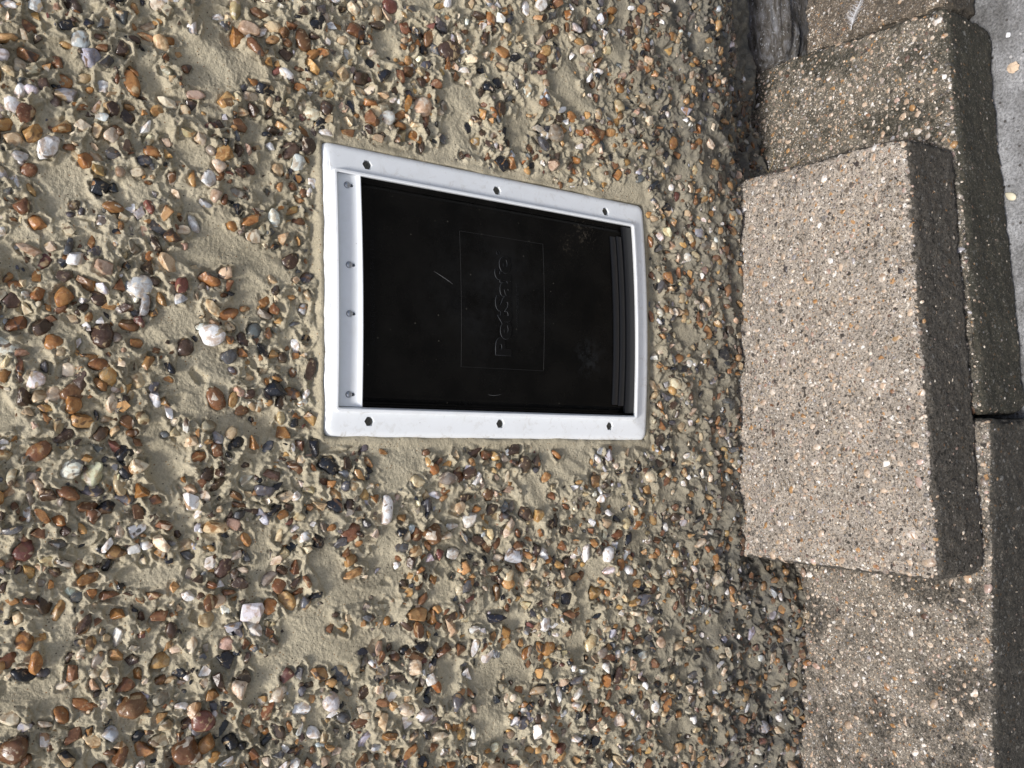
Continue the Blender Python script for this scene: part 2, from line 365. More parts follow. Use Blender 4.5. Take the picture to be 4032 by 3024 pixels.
def relief(x, z, fine=True):
    """height of the mortar out of the wall's plane, metres"""
    dd = door_dist(x, z); far = sst(0.0, 0.03, dd)
    h = 0.008 * pn(x * 5, z * 5, 1) + 0.0048 * pn(x * 13, z * 13, 2)
    h = h + 0.0036 * (1 - 2.2 * np.abs(flow(x, z, 0.95, 26, 3.0, 31)))
    right = sst(-0.05, 0.25, x) * sst(0.15, -0.25, z)
    h = h + right * 0.0065 * (1 - 2.4 * np.abs(flow(x, z, 1.25 - 0.8 * (x - 0.1), 24, 5.0, 37)))
    lowz = sst(-0.18, -0.36, z)
    h = h + lowz * 0.0085 * (1 - 2.4 * np.abs(flow(x, z, 0.05, 30, 3.0, 41)))
    h = h * (0.25 + 0.75 * far) + 0.0015
    if fine:
        den = density(x, z); rough = 0.12 + 0.88 * sst(0.3, 0.8, den)
        w = 0.006 * pn(x * 60, z * 60, 5); w2 = 0.006 * pn(x * 60, z * 60, 6)
        h = h + rough * (0.0015 * (0.5 - np.abs(pn((x + w) * 75, (z + w2) * 75, 7)) * 1.8) + 0.0011 * pn((x + w) * 120, (z + w2) * 120, 8))
        h = h + (0.35 + 0.65 * rough) * 0.0009 * pn(x * 260, z * 260, 9) + 0.0008 * pn(x * 480, z * 480, 10)
        # crumbled steps where the mortar tore
        t = pn(x * 32 + 3 * w * 60, z * 32, 12); h = h + rough * 0.0036 * sst(0.02, 0.06, t)
        t = pn(x * 55, z * 55 + 2 * w * 60, 14); h = h + rough * 0.0024 * sst(0.05, 0.10, t)
    # the foot of the wall draws back behind the blocks, more so at the right
    h = h - 0.055 * sst(0.10, 0.30, x) * sst(-0.29, -0.46, z) - 0.012 * sst(-0.345, -0.39, z) * sst(-0.36, -0.30, x)
    h = h + 0.012 * sst(-0.38, -0.46, z) * sst(-0.30, -0.36, x)
    h = h + 0.009 * sst(0.05, 0.2, x) * sst(-0.1, -0.22, z) * sst(-0.36, -0.28, z)
    return h
NC, NR = 700, 800
S = np.concatenate([-np.geomspace(1.3, 0.004, 46), np.linspace(0, 1, NC), 1 + np.geomspace(0.004, 1.3, 46)])
tt = np.linspace(0, 1, NR); zf = 0.50 - (0.985) * (tt * 0.82 + 0.18 * tt * tt)
Z = np.concatenate([zf[0] + np.geomspace(1.2, 0.002, 44), zf, zf[-1] - np.linspace(0.003, 0.10, 26)])
def xl(z): return -0.438 - 0.205 * np.clip((0.50 - z) / 0.985, 0, 1)
def xr(z): return 0.225 + 0.225 * np.clip((0.50 - z) / 0.985, 0, 1)
XL, XR = xl(Z), xr(Z)
X2 = XL[:, None] + (XR - XL)[:, None] * S[None]; Z2 = np.repeat(Z[:, None], len(S), 1)
Hh = relief(X2, Z2)

# pebbles thrown at the wall: dart throwing, denser in the clumps
cell = {}
pebs = []
def try_add(x, z, a, gap=0.70):
    cx, cz = int(math.floor(x / 0.02)), int(math.floor(z / 0.02))
    for i in range(cx - 1, cx + 2):
        for j in range(cz - 1, cz + 2):
            for k in cell.get((i, j), ()):
                p = pebs[k]
                if (p[0] - x) ** 2 + (p[1] - z) ** 2 < (gap * (p[2] + a) * 0.88) ** 2: return False
    cell.setdefault((cx, cz), []).append(len(pebs)); pebs.append((x, z, a)); return True
for (lo, hi, n) in ((0.0096, 0.0128, 480), (0.0076, 0.0096, 5200), (0.0055, 0.0076, 17000), (0.0037, 0.0055, 14000), (0.0022, 0.0037, 7500), (0.0013, 0.0022, 3500)):
    n = int(n * 0.72); px = rng.uniform(-0.85, 0.66, n); pz = rng.uniform(-0.475, 0.72, n); pa = rng.uniform(lo, hi, n) ; pr = rng.rand(n)
    dn = density(px, pz); ddr = door_dist(px, pz)
    for i in range(n):
        if pr[i] > dn[i] * 1.0 or ddr[i] < pa[i] * 1.05: continue
        if px[i] > 0.36 and pz[i] < -0.40: continue
        a = pa[i] * (0.80 + 0.2 * float(sst(-0.35, 0.15, pz[i])))
        try_add(px[i], pz[i], a)
P = np.array(pebs); N = len(P)
prs = np.random.RandomState(8)
th = prs.uniform(0, np.pi, N); ratio = prs.uniform(0.62, 0.95, N); phi = prs.uniform(0, 2 * np.pi, N)
def stamp(x, z, a, b, t, fn, reach):
    R = a * reach
    r0, r1 = np.searchsorted(-Z, -(z + R)), np.searchsorted(-Z, -(z - R))
    if r1 - r0 < 2: return
    w0 = min(XL[r0], XL[r1 - 1]); w1 = max(XL[r0], XL[r1 - 1])
    e0 = (XR - XL)[r0:r1]
    s0 = ((x - R - w1) / e0).min(); s1 = ((x + R - w0) / e0).max()
    c0, c1 = np.searchsorted(S, s0), np.searchsorted(S, s1)
    if c1 - c0 < 2: return
    dx = X2[r0:r1, c0:c1] - x; dz = Z2[r0:r1, c0:c1] - z
    u = dx * math.cos(t) + dz * math.sin(t); v = -dx * math.sin(t) + dz * math.cos(t)
    Hh[r0:r1, c0:c1] += fn(np.hypot(u / a, v / b), np.arctan2(dz, dx), dx, dz)
# sockets that lost their stone
ns = 260
sx = prs.uniform(-0.7, 0.5, ns); sz = prs.uniform(-0.44, 0.52, ns); sa = prs.uniform(0.003, 0.0085, ns)
for i in range(ns):
    if door_dist(sx[i], sz[i]) < 0.012: continue
    dep = prs.uniform(0.25, 0.6) * sa[i]; p3 = prs.uniform(0, 6, 2); ang = prs.uniform(0, 6.28); rm = prs.uniform(0.0006, 0.0022)
    def fn(d, an, dx, dz):
        d = d * (1 + 0.16 * np.sin(2 * an + p3[0]) + 0.12 * np.sin(3 * an + p3[1]) + 0.05 * np.sin(9 * an))
        return -dep * np.clip(1 - d ** 2.6, 0, 1) + rm * np.exp(-((d - 1.18) / 0.2) ** 2) * (0.55 + 0.45 * np.cos(an - ang))
    stamp(sx[i], sz[i], sa[i], sa[i] * prs.uniform(0.6, 1.0), prs.uniform(0, 3.1), fn, 1.8)
Hp = relief(P[:, 0], P[:, 1])
for i in range(N):
    x, z, a = P[i]
    if a < 0.0016: continue
    am = min(0.0046, 0.62 * a) * prs.uniform(0.2, 1.0); dpt = 0.22 * a; ph = phi[i]
    def fn(d, an, dx, dz):
        wv = 1 + 0.10 * np.sin(3 * an + ph * 3) + 0.07 * np.sin(7 * an + ph)
        d = d * wv
        return am * np.exp(-((d - 1.22) / 0.22) ** 2) * (0.5 + 0.5 * np.cos(an - ph)) - dpt * np.exp(-(d / 1.02) ** 6) - 0.0006 * np.exp(-((d - 1.03) / 0.12) ** 2)
    stamp(x, z, a, a * ratio[i], th[i], fn, 1.85)
# behind the door the mortar is cut away; its ragged lip laps over the frame's rim
dd2 = door_dist(X2, Z2)
lip = -0.0022 + 0.0045 * pn(X2 * 26, Z2 * 26, 51) + 0.0011 * pn(X2 * 110, Z2 * 110, 52)
ux, uz = unshear(X2, Z2)
tops = sst(DT - 0.02, DT, uz); lefts = sst(DL + 0.02, DL, ux)
lip = lip - 0.0020 * tops - 0.0012 * lefts
collar = np.exp(-((dd2 - 0.002) / 0.006) ** 2)
Hh = Hh * (1 - 0.75 * collar) + collar * 0.75 * (0.0046 + 0.0075 * np.clip(1 - ((ux + 0.005) / 0.145) ** 2, 0, 1) + 0.0032 * tops + 0.0020 * lefts + 0.0040 * pn(X2 * 34, Z2 * 34, 53) + 0.0016 * pn(X2 * 90, Z2 * 90, 55))
gap = np.exp(-((dd2 - lip - 0.0011) / 0.0014) ** 2)
Hh = Hh - 0.007 * gap * (0.4 + 0.6 * sst(-0.1, 0.25, pn(X2 * 16, Z2 * 16, 54)))
cut = sst(lip + 0.0010, lip - 0.0010, dd2)
Hh = Hh * (1 - cut) - 0.036 * cut
V = np.stack([X2, -Hh, Z2 + G], -1).reshape(-1, 3)
wall = empty("pebbledash_wall", (0, 0, 0), "sand coloured mortar wall dashed with brown, black and white flint pebbles", "wall")
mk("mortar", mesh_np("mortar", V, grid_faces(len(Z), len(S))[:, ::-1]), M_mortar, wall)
# masonry core behind the render
bm = bmesh.new()
bmesh.ops.create_cube(bm, size=1.0); bmesh.ops.scale(bm, vec=(3.4, 0.16, 2.3), verts=bm.verts); bmesh.ops.translate(bm, vec=(-0.1, 0.18, 1.1), verts=bm.verts)
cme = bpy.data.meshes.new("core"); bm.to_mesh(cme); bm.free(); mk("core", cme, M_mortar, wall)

# set the stones
def rot_for(i, r, tilt):
    # local x = long axis in the wall, local z = out of the wall (-Y)
    c, s = math.cos(th[i]), math.sin(th[i])
    ex = np.array([c, 0, s]); ez = np.array([0, -1.0, 0]) ; ey = np.cross(ez, ex)
    Rm = np.stack([ex, ey, ez], 1)
    ax = r.randn(3); ax /= np.linalg.norm(ax); ang = r.randn() * tilt
    K = np.array([[0, -ax[2], ax[1]], [ax[2], 0, -ax[0]], [-ax[1], ax[0], 0]])
    return (np.eye(3) + math.sin(ang) * K + (1 - math.cos(ang)) * K @ K) @ Rm
Cw = np.array([-0.1161, -0.781, 0.4739]); Rw = np.array([[*R_], [*D_], [*F_]])
rel = np.stack([P[:, 0], -Hp, P[:, 1]], 1) - Cw; cc = rel @ Rw.T
pu, pv = cc[:, 0] / cc[:, 2] * 3260, cc[:, 1] / cc[:, 2] * 3260
inview = (np.abs(pu) < 1512) & (np.abs(pv) < 2016)
key = np.where(inview, P[:, 2] / cc[:, 2] * np.sqrt(ratio), -1)
order = np.argsort(-key); big = set(order[:300].tolist())
PEBM = [mesh_np("pebble", s[0], s[1], s[2]) for s in SH3]
for me in PEBM: me.materials.append(M_wp_o)
bV, bF, bS, bC = [], [], [], []; off = 0
for i in range(N):
    x, z, a = P[i]
    colr = peb_col(prs); Rm = rot_for(i, prs, 0.48)
    proud = prs.uniform(-0.22, 0.28) * a
    pos = np.array([x, -(Hp[i] - 0.12 * a + proud), z + G])
    sc = a * prs.uniform(1.08, 1.34)
    if i in big:
        k = prs.randint(len(PEBM)); o = bpy.data.objects.new("pebble", PEBM[k]); col.objects.link(o); o.parent = wall
        o.matrix_local = Matrix.Translation(pos) @ (Matrix(Rm.tolist()).to_4x4() @ Matrix.Scale(sc, 4))
        o.color = (*colr, 1)
    else:
        sh = SH3[prs.randint(len(SH3))] if (a > 0.0056 and inview[i]) else SH2[prs.randint(len(SH2))]
        bV.append((sh[0] * sc) @ Rm.T + pos); bF.append(sh[1] + off); bS.append(sh[2]); off += len(sh[0])
        bC.append(np.tile([*colr, prs.rand()], (len(sh[0]), 1)))
def merged(name, bV, bF, bS, bC, mat, parent):
    me = mesh_np(name, np.concatenate(bV), np.concatenate(bF), np.concatenate(bS))
    at = me.color_attributes.new("Col", 'FLOAT_COLOR', 'POINT'); at.data.foreach_set("color", np.concatenate(bC).astype(np.float32).ravel())
    o = mk(name, me, mat, parent); o["kind"] = "stuff"; return o
merged("small_pebbles", bV, bF, bS, bC, M_wp_a, wall)
print("pebbles", N, "in view", int(inview.sum()))

# ------------------------------------------------------------------ concrete blocks
CHIP = [stone_shape(2, srs, a) for a in [0, 1, 2, 3, 3, 4] * 3]
CHM = [mesh_np("stone_chip", s[0], s[1], s[2]) for s in CHIP]
for me in CHM: me.materials.append(M_peb_o)
CP = np.array([(0.46, 0.37, 0.29), (0.52, 0.41, 0.31), (0.60, 0.53, 0.45), (0.72, 0.69, 0.65), (0.30, 0.26, 0.23), (0.40, 0.24, 0.11), (0.16, 0.11, 0.09), (0.06, 0.055, 0.055), (0.34, 0.33, 0.34), (0.48, 0.36, 0.31), (0.26, 0.15, 0.09)])
CWt = np.array([.19, .18, .15, .09, .12, .06, .05, .02, .05, .07, .02]); CWt /= CWt.sum()
def block(name, foot, z0, z1, label, mat, r=0.007, step=0.0024, amp=1.0, chips=None, seed=1, cat="block"):
    """foot: four (x, y) corners: back-left, back-right, front-right, front-left"""
    foot = np.array(foot, float)
    L = np.linalg.norm(foot[1] - foot[0]); D = np.linalg.norm(foot[2] - foot[1]); Hz = z1 - z0
    base = np.array([foot[:, 0].mean(), foot[:, 1].mean(), z0])
    dims = np.array([L, D, Hz]); Vs, Fs, off = [], [], 0
    for axis in range(3):
        u, v = (axis + 1) % 3, (axis + 2) % 3
        for sgn in (0, 1):
            if axis == 2 and sgn == 0: st = 0.03
            elif axis == 1 and sgn == 1: st = 0.012
            else: st = step
            nu, nv = max(3, int(dims[u] / st)), max(3, int(dims[v] / st))
            a, b = np.meshgrid(np.linspace(0, dims[u], nu), np.linspace(0, dims[v], nv))
            p = np.zeros((nv * nu, 3)); p[:, axis] = sgn * dims[axis]; p[:, u] = a.ravel(); p[:, v] = b.ravel()
            f = grid_faces(nv, nu); Fs.append((f if sgn else f[:, ::-1]) + off); Vs.append(p); off += len(p)
    p = np.concatenate(Vs); F = np.concatenate(Fs)
    def surf(p):
        rr = r * (1 + 0.75 * pn3(p * 38, seed) + 0.35 * pn3(p * 110, seed + 7))[:, None]
        inner = np.clip(p, rr, dims - rr); n = p - inner; n = n / np.maximum(np.linalg.norm(n, axis=1, keepdims=True), 1e-9)
        q = inner + n * rr
        edge = sst(0.45, 0.75, np.abs(n).max(1) * -1 + 1.45)
        dsp = amp * (0.0030 * pn3(q * 14, seed + 1) + 0.0022 * pn3(q * 60, seed + 2) + (0.0012 + 0.0016 * edge) * pn3(q * 170, seed + 3) + 0.0007 * pn3(q * 330, seed + 4) - edge * (0.0090 * np.clip(pn3(q * 26, seed + 5) - 0.05, 0, 1) + 0.0050 * np.clip(pn3(q * 70, seed + 6), 0, 1)))
        return q + n * dsp[:, None], n
    q, n = surf(p)
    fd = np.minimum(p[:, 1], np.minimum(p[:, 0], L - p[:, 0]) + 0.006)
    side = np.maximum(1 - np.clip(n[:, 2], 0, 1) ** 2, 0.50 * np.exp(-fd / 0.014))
    def to_world(q):
        s, t = q[:, 0:1] / L, q[:, 1:2] / D          # t: 0 front, 1 back
        xy = (foot[3] * (1 - s) + foot[2] * s) * (1 - t) + (foot[0] * (1 - s) + foot[1] * s) * t
        return np.concatenate([xy - base[:2], q[:, 2:3]], 1)
    me = mesh_np(name, to_world(q), F)
    at = me.attributes.new("side", 'FLOAT', 'POINT'); at.data.foreach_set("value", side.astype(np.float32))
    root = empty(name, (base[0], base[1], base[2]), label, cat)
    mk("slab", me, mat, root)
    if chips:
        r_ = np.random.RandomState(seed * 13 + 5); n_obj, n_small, smin, smax, hide = chips
        items = []
        tot = n_obj + n_small
        sizes = np.sort(smin + (smax - smin) * r_.power(0.32, tot))[::-1]
        nc = tot * 9                                     # candidate spots, all set on the worn surface at once
        cs, ct, fr = r_.rand(nc), r_.rand(nc), r_.rand(nc) < 0.03
        cz_ = r_.uniform(0.05, 1.0, nc); fr &= ~((cz_ < 0.8) & (r_.rand(nc) < 0.55))
        LP = np.where(fr[:, None], np.stack([cs * L, 0 * cs, cz_ * Hz], 1), np.stack([cs * L, ct * D, 0 * cs + Hz], 1))
        SP, SN = surf(LP); WP = to_world(SP); ci = 0
        IW = np.zeros((tot, 3)); IA = np.zeros(tot); ni = 0
        for k in range(tot):
            a = sizes[k]; ok = False
            for _ in range(8):
                if ci >= nc: break
                lp, wp, nn, face = LP[ci], WP[ci], SN[ci], ('front' if fr[ci] else 'top'); ci += 1
                if face == 'front' and a > 0.0034: continue
                if face == 'top' and lp[1] < 0.009 and r_.rand() < 0.75: continue
                if hide and face == 'top' and hide(wp[0] + base[0], wp[1] + base[1]): continue
                if ni == 0 or (((IW[:ni] - wp) ** 2).sum(1) > (0.95 * (a + IA[:ni])) ** 2).all(): ok = True; break
            if not ok: continue
            IW[ni] = wp; IA[ni] = a; ni += 1
            t1 = r_.randn(3); t1 -= nn * (t1 @ nn); t1 /= np.linalg.norm(t1); t2 = np.cross(nn, t1)
            tl = r_.randn(3) * 0.2
            Rm = np.stack([t1, t2, nn], 1); K = np.array([[0, -tl[2], tl[1]], [tl[2], 0, -tl[0]], [-tl[1], tl[0], 0]])
            Rm = Rm @ (np.eye(3) + K); Rm, _ = np.linalg.qr(Rm); Rm = Rm * np.sign(np.diag(Rm.T @ np.stack([t1, t2, nn], 1)))
            if np.linalg.det(Rm) < 0: Rm[:, 0] *= -1
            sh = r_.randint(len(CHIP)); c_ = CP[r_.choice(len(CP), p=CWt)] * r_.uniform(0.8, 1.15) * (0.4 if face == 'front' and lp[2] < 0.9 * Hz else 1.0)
            hz = np.abs((CHIP[sh][0] @ np.eye(3))[:, 2]).max()
            pos = wp + nn * (-hz * a + r_.uniform(0.0003, 0.0012))
            if k < n_obj:
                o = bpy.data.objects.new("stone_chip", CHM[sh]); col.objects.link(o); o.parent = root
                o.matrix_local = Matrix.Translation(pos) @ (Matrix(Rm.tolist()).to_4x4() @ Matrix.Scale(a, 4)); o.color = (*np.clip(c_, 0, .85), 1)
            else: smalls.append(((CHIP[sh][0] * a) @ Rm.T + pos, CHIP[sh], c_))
        bV, bF, bS, bC, off = [], [], [], [], 0
        for v, sh, c_ in smalls:
            bV.append(v); bF.append(sh[1] + off); off += len(v); bS.append(sh[2]); bC.append(np.tile([*np.clip(c_, 0, .85), 0.5], (len(v), 1)))
        smalls.clear()
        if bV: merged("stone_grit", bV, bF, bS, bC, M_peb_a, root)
    return root
smalls = []
M_c1 = mat_concrete("concrete_clean", (0.32, 0.278, 0.232), (0.44, 0.388, 0.33), (0.021, 0.020, 0.016), 0.40, 0.74)
M_c2 = mat_concrete("concrete_stained", (0.19, 0.168, 0.138), (0.31, 0.272, 0.225), (0.021, 0.021, 0.018), 1.0, 0.76)
M_c4 = mat_concrete("concrete_mossy", (0.135, 0.120, 0.094), (0.22, 0.194, 0.152), (0.021, 0.022, 0.016), 1.0, 0.76)
M_c3 = mat_concrete("concrete_brown", (0.13, 0.105, 0.08), (0.21, 0.17, 0.13), (0.045, 0.040, 0.032), 0.8, 0.8)
ZL = -0.462 + G; ZU = -0.3655 + G
under = lambda x, y: -0.29 < x < 0.18 and y > -0.245
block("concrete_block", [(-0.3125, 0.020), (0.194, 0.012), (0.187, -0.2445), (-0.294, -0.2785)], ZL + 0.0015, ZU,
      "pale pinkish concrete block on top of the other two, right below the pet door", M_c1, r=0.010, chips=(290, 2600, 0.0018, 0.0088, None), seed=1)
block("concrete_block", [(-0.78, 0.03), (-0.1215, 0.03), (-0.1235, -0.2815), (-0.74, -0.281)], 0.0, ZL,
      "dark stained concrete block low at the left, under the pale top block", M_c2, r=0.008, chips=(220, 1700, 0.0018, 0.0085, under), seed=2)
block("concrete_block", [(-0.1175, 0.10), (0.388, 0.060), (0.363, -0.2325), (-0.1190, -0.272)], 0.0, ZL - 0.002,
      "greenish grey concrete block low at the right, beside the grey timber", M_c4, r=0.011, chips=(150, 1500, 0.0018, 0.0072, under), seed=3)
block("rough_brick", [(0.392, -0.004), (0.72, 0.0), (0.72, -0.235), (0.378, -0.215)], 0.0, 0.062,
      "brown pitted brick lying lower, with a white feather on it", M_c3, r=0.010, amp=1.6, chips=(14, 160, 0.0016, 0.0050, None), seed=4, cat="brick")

# ------------------------------------------------------------------ weathered timber at the wall's foot
def mat_timber():
    k = NT("weathered_timber")
    mp = k.n("ShaderNodeMapping"); k.l(k.tc.outputs["Object"], mp.inputs[0]); mp.inputs["Scale"].default_value = (0.28, 1, 1)
    a = k.noise(110, 5, 0.7, mp.outputs[0], 0.4).outputs["Fac"]; b = k.noise(60, 5, 0.7).outputs["Fac"]
    c = k.ramp(a, [(0.36, (0.03, 0.026, 0.02)), (0.5, (0.10, 0.09, 0.08)), (0.62, (0.17, 0.17, 0.175)), (0.78, (0.32, 0.32, 0.34))])
    c = k.mix(k.ramp(b, [(0.5, 0), (0.7, 0.6)]), c, (0.10, 0.085, 0.06))
    li = k.ramp(k.noise(190, 4, 0.75).outputs["Fac"], [(0.58, 0), (0.66, 0.8)])
    c = k.mix(li, c, (0.42, 0.43, 0.44))
    k.col(c); k.rough(0.9); k.nrm(k.bump(k.noise(260, 4, 0.7).outputs["Fac"], 0.7, 0.003, k.bump(a, 1.0, 0.006))); return k.m
nx, na = 130, 90
xx = np.linspace(0, 0.42, nx); an = np.linspace(0, 2 * np.pi, na, endpoint=False)
XX, AN = np.meshgrid(xx, an, indexing='ij')
ca, sa_ = np.cos(AN), np.sin(AN); pw = 0.55
yy = np.sign(ca) * np.abs(ca) ** pw * 0.078; zz = np.sign(sa_) * np.abs(sa_) ** pw * 0.066
endr = np.clip(1 - np.exp(-XX / 0.018), 0.0, 1) ** 0.5
gr = 1 + 0.14 * pn(XX * 7, AN * 9, 61) + 0.07 * pn(XX * 16, AN * 3.5, 62) + 0.03 * pn(XX * 90, AN * 14, 63)
yy, zz = yy * gr * endr, zz * gr * endr
V = np.stack([XX, yy, zz], -1).reshape(-1, 3); ii = np.arange(nx - 1)[:, None] * na + np.arange(na)[None]; jj = np.arange(nx - 1)[:, None] * na + (np.arange(na)[None] + 1) % na
F = np.stack([ii, ii + na, jj + na, jj], -1).reshape(-1, 4)
tim = mk("weathered_timber", mesh_np("weathered_timber", V, F), mat_timber(), None, (0.365, 0.074, 0.058)); tim.rotation_euler = (0.15, 0, 0.10)
tag(tim, "grey weathered timber end with streaked grain, wedged between wall and brick", "timber")

# ------------------------------------------------------------------ the pet door
door = empty("pet_door", (0, 0, G), "white plastic framed pet door with a black flap, set in the wall", "pet door")
BX, BZ = -0.005, 0.0057
def bend(V):
    V = np.array(V, float); x, y, z = V[:, 0].copy(), V[:, 1].copy(), V[:, 2].copy()
    y = y - 0.0075 * (1 - ((x - BX) / 0.145) ** 2)
    return np.stack([x + SHR * z, y, z + SHR * x], 1)
def rrect(l, r, b, t, rad, y, nseg=20, nc=6):
    pts = []
    for (cx, cz, a0, ex, ez) in ((r - rad, b + rad, -90, 0, 0), (r - rad, t - rad, 0, 0, 0), (l + rad, t - rad, 90, 0, 0), (l + rad, b + rad, 180, 0, 0)):
        for k in range(nc + 1):
            a = math.radians(a0 + 90 * k / nc); pts.append((cx + rad * math.cos(a), y, cz + rad * math.sin(a)))
    out = []
    n = len(pts)
    for i in range(n):
        p, q = np.array(pts[i]), np.array(pts[(i + 1) % n]); out.append(p)
        if np.linalg.norm(q - p) > 0.03:
            for k in range(1, nseg): out.append(p + (q - p) * k / nseg)
    return out
def loft(loops, close=False):
    n = len(loops[0]); V = [p for L in loops for p in L]; F = []
    k = len(loops)
    for a in range(k if close else k - 1):
        b = (a + 1) % k
        for i in range(n): F.append((a * n + i, a * n + (i + 1) % n, b * n + (i + 1) % n, b * n + i))
    return V, F
bl, br, bb, bt = -0.1246, 0.1125, -0.1775, 0.2012
def ins(d, y, rad): return rrect(bl + d, br - d, bb + d, bt - d, rad, y)
loops = [rrect(DL, DR, DB, DT, 0.008, 0.012), rrect(DL, DR, DB, DT, 0.008, -0.002), rrect(DL + 0.0006, DR - 0.0006, DB + 0.0006, DT - 0.0006, 0.008, -0.0042), rrect(DL + 0.002, DR - 0.002, DB + 0.002, DT - 0.002, 0.0075, -0.0060), rrect(DL + 0.0045, DR - 0.0045, DB + 0.0045, DT - 0.0045, 0.007, -0.0072),
         rrect(DL + 0.007, DR - 0.007, DB + 0.0065, DT - 0.0065, 0.006, -0.0076),
         ins(-0.0010, -0.0084, 0.0052), ins(-0.0002, -0.0086, 0.005), ins(0.0004, -0.0118, 0.0048), ins(0.0012, -0.0130, 0.0044), ins(0.0030, -0.0132, 0.003), ins(0.0037, -0.0128, 0.0026), ins(0.0040, -0.0118, 0.0024),
         rrect(-0.1196, 0.1088, -0.1742, 0.1985, 0.0015, -0.0100), rrect(-0.1192, 0.1110, -0.1795, 0.1985, 0.001, -0.0008), rrect(-0.1192, 0.1110, -0.1795, 0.1985, 0.001, 0.012)]
V, F = loft(loops, True)
frame_me = mesh_np("frame", np.array(V), np.array(F)[:, ::-1], None)
HEX = [(-0.133, 0.1635), (-0.1325, 0.012), (-0.1325, -0.139), (0.1222, 0.1635), (0.1217, 0.013), (0.1217, -0.137)]
def cutter(shapes):
    bm = bmesh.new()
    for pts, y0, y1 in shapes:
        a = [bm.verts.new((x, y0, z)) for x, z in pts]; b = [bm.verts.new((x, y1, z)) for x, z in pts]; n = len(pts)
        bm.faces.new(a); bm.faces.new(b[::-1])
        for i in range(n): bm.faces.new((a[i], b[i], b[(i + 1) % n], a[(i + 1) % n]))
    bmesh.ops.recalc_face_normals(bm, faces=bm.faces)
    me = bpy.data.meshes.new("cutter"); bm.to_mesh(me); bm.free(); return me
def cut_by(me, cme):
    a = bpy.data.objects.new("tmp_a", me); b = bpy.data.objects.new("tmp_b", cme); col.objects.link(a); col.objects.link(b)
    md = a.modifiers.new("b", 'BOOLEAN'); md.operation = 'DIFFERENCE'; md.object = b; md.solver = 'EXACT'
    dg = bpy.context.evaluated_depsgraph_get(); dg.update()
    out = bpy.data.meshes.new_from_object(a.evaluated_get(dg))
    bpy.data.objects.remove(a); bpy.data.objects.remove(b); return out
hexp = lambda cx, cz, r: [(cx + r * math.sin(math.radians(60 * i)), cz + r * math.cos(math.radians(60 * i))) for i in range(6)]
frame_me = cut_by(frame_me, cutter([(hexp(x, z, 0.0054), -0.0046, -0.02) for x, z in HEX]))
def bend_me(me):
    n = len(me.vertices); a = np.zeros(n * 3, np.float32); me.vertices.foreach_get("co", a)
    me.vertices.foreach_set("co", bend(a.reshape(-1, 3)).astype(np.float32).ravel()); me.update()
def autosmooth(me, deg):
    bm = bmesh.new(); bm.from_mesh(me)
    for f in bm.faces: f.smooth = True
    for e in bm.edges: e.smooth = not (len(e.link_faces) == 2 and e.calc_face_angle(0) > math.radians(deg))
    bm.to_mesh(me); bm.free()
autosmooth(frame_me, 34)
n = len(frame_me.vertices); a = np.zeros(n * 3, np.float32); frame_me.vertices.foreach_get("co", a); a = a.reshape(-1, 3)
ed = np.exp(-np.minimum(np.minimum(a[:, 0] - DL, DR - a[:, 0]), np.minimum(a[:, 2] - DB, DT - a[:, 2])) / 0.006)
bd = np.maximum(np.maximum(bl - a[:, 0], a[:, 0] - br), np.maximum(bb - a[:, 2], a[:, 2] - bt))
ed = np.maximum(ed, 0.75 * np.exp(-np.abs(bd) / 0.0012))
at = frame_me.attributes.new("edge", 'FLOAT', 'POINT'); at.data.foreach_set("value", ed.astype(np.float32))
bend_me(frame_me)
mk("frame", frame_me, M_plastic, door)

# hinge bar over the flap
prof = [(0.1985, 0.004), (0.1985, -0.0040), (0.1960, -0.0049), (0.1920, -0.0055), (0.1860, -0.0058), (0.1800, -0.0060), (0.1770, -0.0064), (0.1748, -0.0072), (0.1732, -0.0084), (0.1721, -0.0087), (0.1713, -0.0083), (0.1710, -0.0072), (0.1713, 0.004)]
xsn = np.linspace(-0.1188, 0.1095, 41)
V = [(x, y, z) for x in xsn for z, y in prof]; k = len(prof)
F = [(i * k + j, i * k + (j + 1) % k, (i + 1) * k + (j + 1) % k, (i + 1) * k + j) for i in range(40) for j in range(k)]
bar = mesh_np("hinge_bar", np.array(V), np.array(F)); 
bm = bmesh.new(); bm.from_mesh(bar); bmesh.ops.holes_fill(bm, edges=bm.edges); bmesh.ops.recalc_face_normals(bm, faces=bm.faces); bm.to_mesh(bar); bm.free()
HS = [0.0986, 0.0196, -0.0282, -0.1070]
def slot(cx, z0, z1, w): return [(cx - w, z1), (cx + w, z1)] + [(cx + w * math.cos(math.radians(-180 * q / 8)), z0 + w + w * math.sin(math.radians(-180 * q / 8))) for q in range(9)]
bar = cut_by(bar, cutter([(slot(x, 0.1785, 0.1865, 0.0016), -0.0005, -0.02) for x in HS]))
autosmooth(bar, 34); bend_me(bar); hb = mk("hinge_bar", bar, M_plastic, door)
for x in HS:                                    # black gap seen through the slots
    me = mesh_np("slot", bend(np.array([(x - 0.0014, -0.0009, 0.1768), (x + 0.0014, -0.0009, 0.1768), (x + 0.0014, -0.0009, 0.186), (x - 0.0014, -0.0009, 0.186)])), np.array([[0, 1, 2, 3]]))
    mk("slot", me, M_dark, hb)

